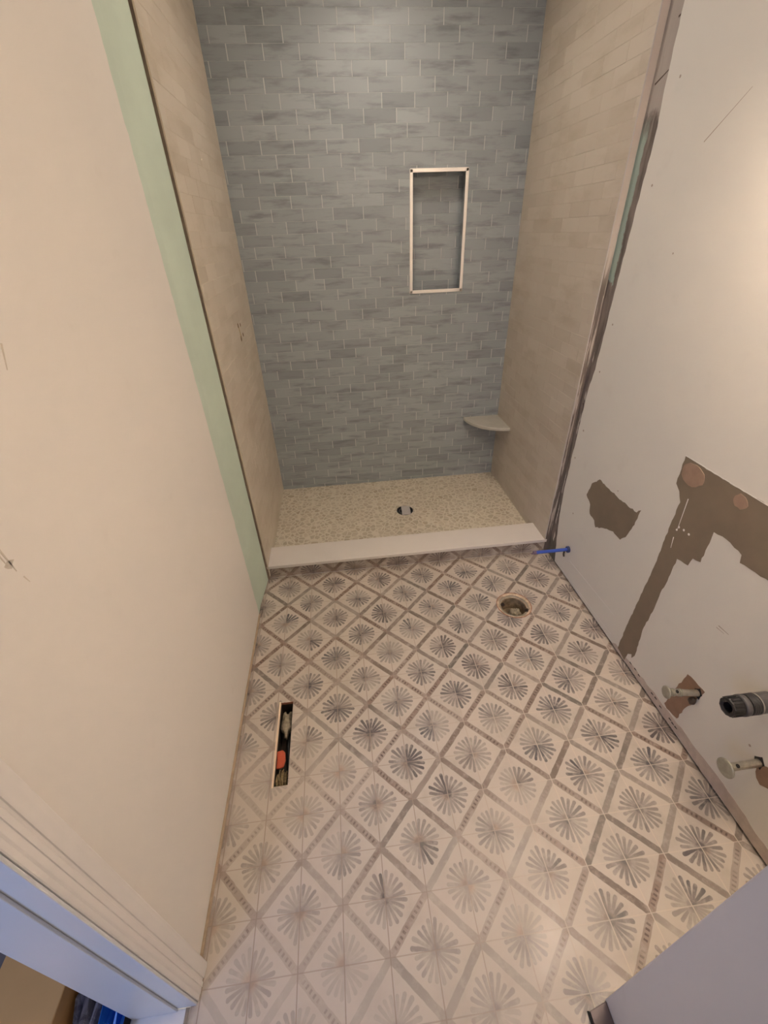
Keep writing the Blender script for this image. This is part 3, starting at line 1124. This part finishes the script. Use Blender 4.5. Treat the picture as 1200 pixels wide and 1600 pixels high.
mb.prism(ragged([(.1405, .162), (.166, .166), (.172, .185), (.170, .208), (.160, .218), (.1405, .214)], .01, .0015, 4), lambda u, v, d: (u, v, d + (v - .16) * .25), -.030, -.024)
tag(mb.build('orange_scrap', M_ORANGE, bevel=.002), 'flat orange plastic scrap lying inside the floor duct', 'scrap')
rnd = random.Random(2)
mb = MB()
for k in range(60):
    x_ = rnd.uniform(.145, .178)
    y_ = rnd.uniform(.110, .138)
    z_ = rnd.uniform(-.050, -.022)
    d_ = rnd.uniform(-.5, .5)
    mb.tube([(x_, y_ - .012, z_), (x_ + .006 * d_, y_, z_ + .008), (x_ + .008 * d_, y_ + .022, z_ - .004)], .0016, 5)
o = tag(mb.build('straw_tuft', M_STRAW), 'tuft of straw coloured fibres in the near end of the floor duct', 'fibre tuft')
o['kind'] = 'stuff'
mb = MB()
mb.tube([(.150, .10, -.066), (.178, .16, -.062), (.170, .26, -.060), (.180, .38, -.064)], .007, 8)
tag(mb.build('black_cable', M_PVC_BLACK, smooth=True), 'black cable running along the bottom of the floor duct', 'cable')

# ------------------------------------------------------------------ plumbing on the right wall
sp = thing('blue_supply_pipe', 'short bright blue capped supply pipe sticking out of wall by the curb', 'pipe', (WX, .929, .166))
a0, a1 = Vector((WX - .001, .929, .164)), Vector((1.350, .931, .163))
mb = MB()
mb.tube([a0 + Vector((.03, 0, 0)), a1], .0082, 16)
under(mb.build('tube', M_BLUE, smooth=False), sp)
mb = MB()
mb.lathe([(.0001, .0), (.0155, 0), (.0165, .003), (.0165, .010), (.009, .011)], (WX - .012, .929, .164), (1, 0, 0), 20)
o = under(mb.build('wall_collar', simple('dark_blue_collar', (.03, .05, .16, 1), .4)), sp)
mb = MB()
mb.lathe([(.0001, 0), (.0090, 0), (.0094, .004), (.0094, .014), (.0083, .014)], (1.346, .931, .163), (1, 0, 0), 16)
mb.tube([(1.350, .931, .160), (1.338, .932, .156)], .0035, 8)
o = under(mb.build('end_cap', simple('violet_grey_cap', srgb(112, 92, 110), .4)), sp)
mb = MB()
mb.tube([(1.505, .929, .157), (1.503, .926, .140), (1.505, .922, .128)], .0045, 8)
under(mb.build('hanging_tag', M_BRONZE), sp)


def stub(wy, wz, tip, label, disc_r, rib):
    t = thing('supply_stub', label, 'pipe stub', (WX, wy, wz), 'capped metal supply stubs on the right wall')
    w = Vector((WX + .02, wy, wz))
    e_ = Vector(tip)
    ax = (w - e_).normalized()
    m = MB()
    m.tube([w, e_ + ax * .004], .0105, 18)
    under(m.build('tube', M_CHROME), t)
    m = MB()
    m.lathe([(.0001, -.002), (disc_r * .8, -.002), (disc_r, -.0008), (disc_r, .0022), (disc_r * .8, .0034), (.0135, .005), (.0108, .014)], e_, ax, 28)
    under(m.build('end_disc', M_STEEL, smooth=True), t)
    m = MB()
    side = Vector((0, -.35, .93)).normalized()
    side = (side - ax * side.dot(ax)).normalized()
    pp = e_ + ax * .030 + side * .0085
    m.lathe([(.0001, .0028), (.0052, .0028), (.0052, 0)], pp, side, 12)
    under(m.build('side_hole', M_DARK), t)
    if rib:
        m = MB()
        for q in (.016, .023, .040, .047):
            m.lathe([(.0106, -.0015), (.0125, -.0008), (.0125, .0008), (.0106, .0015)], e_ + ax * q, ax, 20)
        under(m.build('thread', M_STEEL), t)
    m = MB()
    m.prism(ragged([(wy - .012, wz - .014), (wy + .010, wz - .012), (wy + .016, wz + .006), (wy + .002, wz + .026), (wy - .014, wz + .010)], .008, .002, 3), lambda u, v, d: (d, u, v), WX, WX - .0009)
    under(m.build('wall_hole', M_DARK), t)
    return t


stub(.087, .233, (1.424, .099, .246), 'ribbed metal supply stub over the tan smear on the right wall', .020, True)
st2 = stub(-.136, .250, (1.424, -.139, .256), 'smooth metal supply stub with wide end disc, nearest below the black drain pipe', .026, False)
lump('hanging_bolt', (WX - .012, .083, .205), .011, M_BRONZE, 4, (1, 1, 1.3), 'small dark bolt sticking out below the ribbed supply stub', 'bolt', rough=.1)
mb = MB()
mb.tube([(WX + .01, .083, .205), (WX - .012, .083, .205)], .004, 8)
bolt_sh = mb.build('bolt_shank', M_BRONZE)
bolt_sh.parent = bpy.data.objects['hanging_bolt']

# drain trap arm: black plastic pipe with ribbed slip nut
px, py, pz = 1.395, -.078, .450
dp = thing('drain_pipe', 'black plastic sink drain pipe with ribbed slip nut at the right edge', 'drain pipe', (WX, py, pz))
ax = Vector((1, .0, -.02)).normalized()
e_ = Vector((px, py, pz))
mb = MB()
mb.lathe([(.0215, .055), (.0215, .19)], e_, ax, 32)
mb.lathe([(.0250, .078), (.0262, .080), (.0262, .120), (.0250, .122), (.0215, .122)], e_, ax, 32)
under(mb.build('pipe', M_PVC_GREY), dp)
mb = MB()
mb.lathe([(.0135, .040), (.0135, .002), (.0185, -.001), (.0238, .000), (.0250, .003), (.0250, .030), (.0215, .032)], e_, ax, 10)
mb.lathe([(.0001, .038), (.0135, .038)], e_, ax, 24)
nut = under(mb.build('slip_nut', M_PVC_BLACK), dp)
mb = MB()
t1 = Vector((0, 0, 1))
e1 = ax.cross(t1).normalized()
e2 = ax.cross(e1)
for k in range(20):
    a = 2 * math.pi * k / 20
    d_ = e1 * math.cos(a) + e2 * math.sin(a)
    mb.tube([e_ + ax * .004 + d_ * .0248, e_ + ax * .028 + d_ * .0248], .0014, 6)
o = mb.build('nut_ribs', M_PVC_BLACK)
o.parent = nut
o.matrix_parent_inverse = nut.matrix_world.inverted()
mb = MB()
mb.lathe([(.0220, .033), (.0268, .034), (.0275, .038), (.0275, .044), (.0268, .048), (.0220, .049)], e_, ax, 32)
o = under(mb.build('coupling_collar', M_PVC_GREY, smooth=True), dp)
mb = MB()
mb.lathe([(.0218, .050), (.0262, .051)] + [(.0262 + (.0008 if k % 2 else 0), .052 + .003 * k) for k in range(8)] + [(.0262, .077), (.0218, .078)], e_, ax, 32)
under(mb.build('threaded_sleeve', M_PVC_BLACK), dp)
mb = MB()
mb.lathe([(.0266, .0765), (.0275, .0765), (.0275, .0795), (.0266, .0795)], e_, ax, 32)
o = under(mb.build('white_seal_ring', simple('pale_seal', srgb(150, 144, 136), .5)), dp)
o['label'] = 'pale seal ring'

# ------------------------------------------------------------------ lamps (above the frame)
lp = thing('vanity_lamp', 'wall lamp with three frosted globes above the sink place, outside the picture', 'lamp', (WX, -.02, 2.0))
mb = MB()
mb.box((WX - .02, -.32, 1.96), (WX - .0005, .28, 2.04))
under(mb.build('wall_plate', M_NICKEL, bevel=.004), lp)
k = NT('lit_globe_glass', .4)
k.color((.9, .85, .8, 1))
k.b.inputs['Emission Color'].default_value = (1.0, .84, .69, 1)
k.b.inputs['Emission Strength'].default_value = 6.0
for _y in (-.22, -.02, .18):
    mb = MB()
    mb.tube([(WX - .02, _y, 2.0), (WX - .095, _y, 2.0)], [.018, .028], 16)
    under(mb.build('socket', M_NICKEL), lp)
    # open-bottomed frosted shade
    mb = MB()
    mb.lathe([(.030, .075), (.048, .062), (.062, .03), (.068, -.02), (.066, -.07)], (1.36, _y, 2.0), (0, 0, 1), 28)
    g = under(mb.build('globe', k.m, smooth=True), lp)
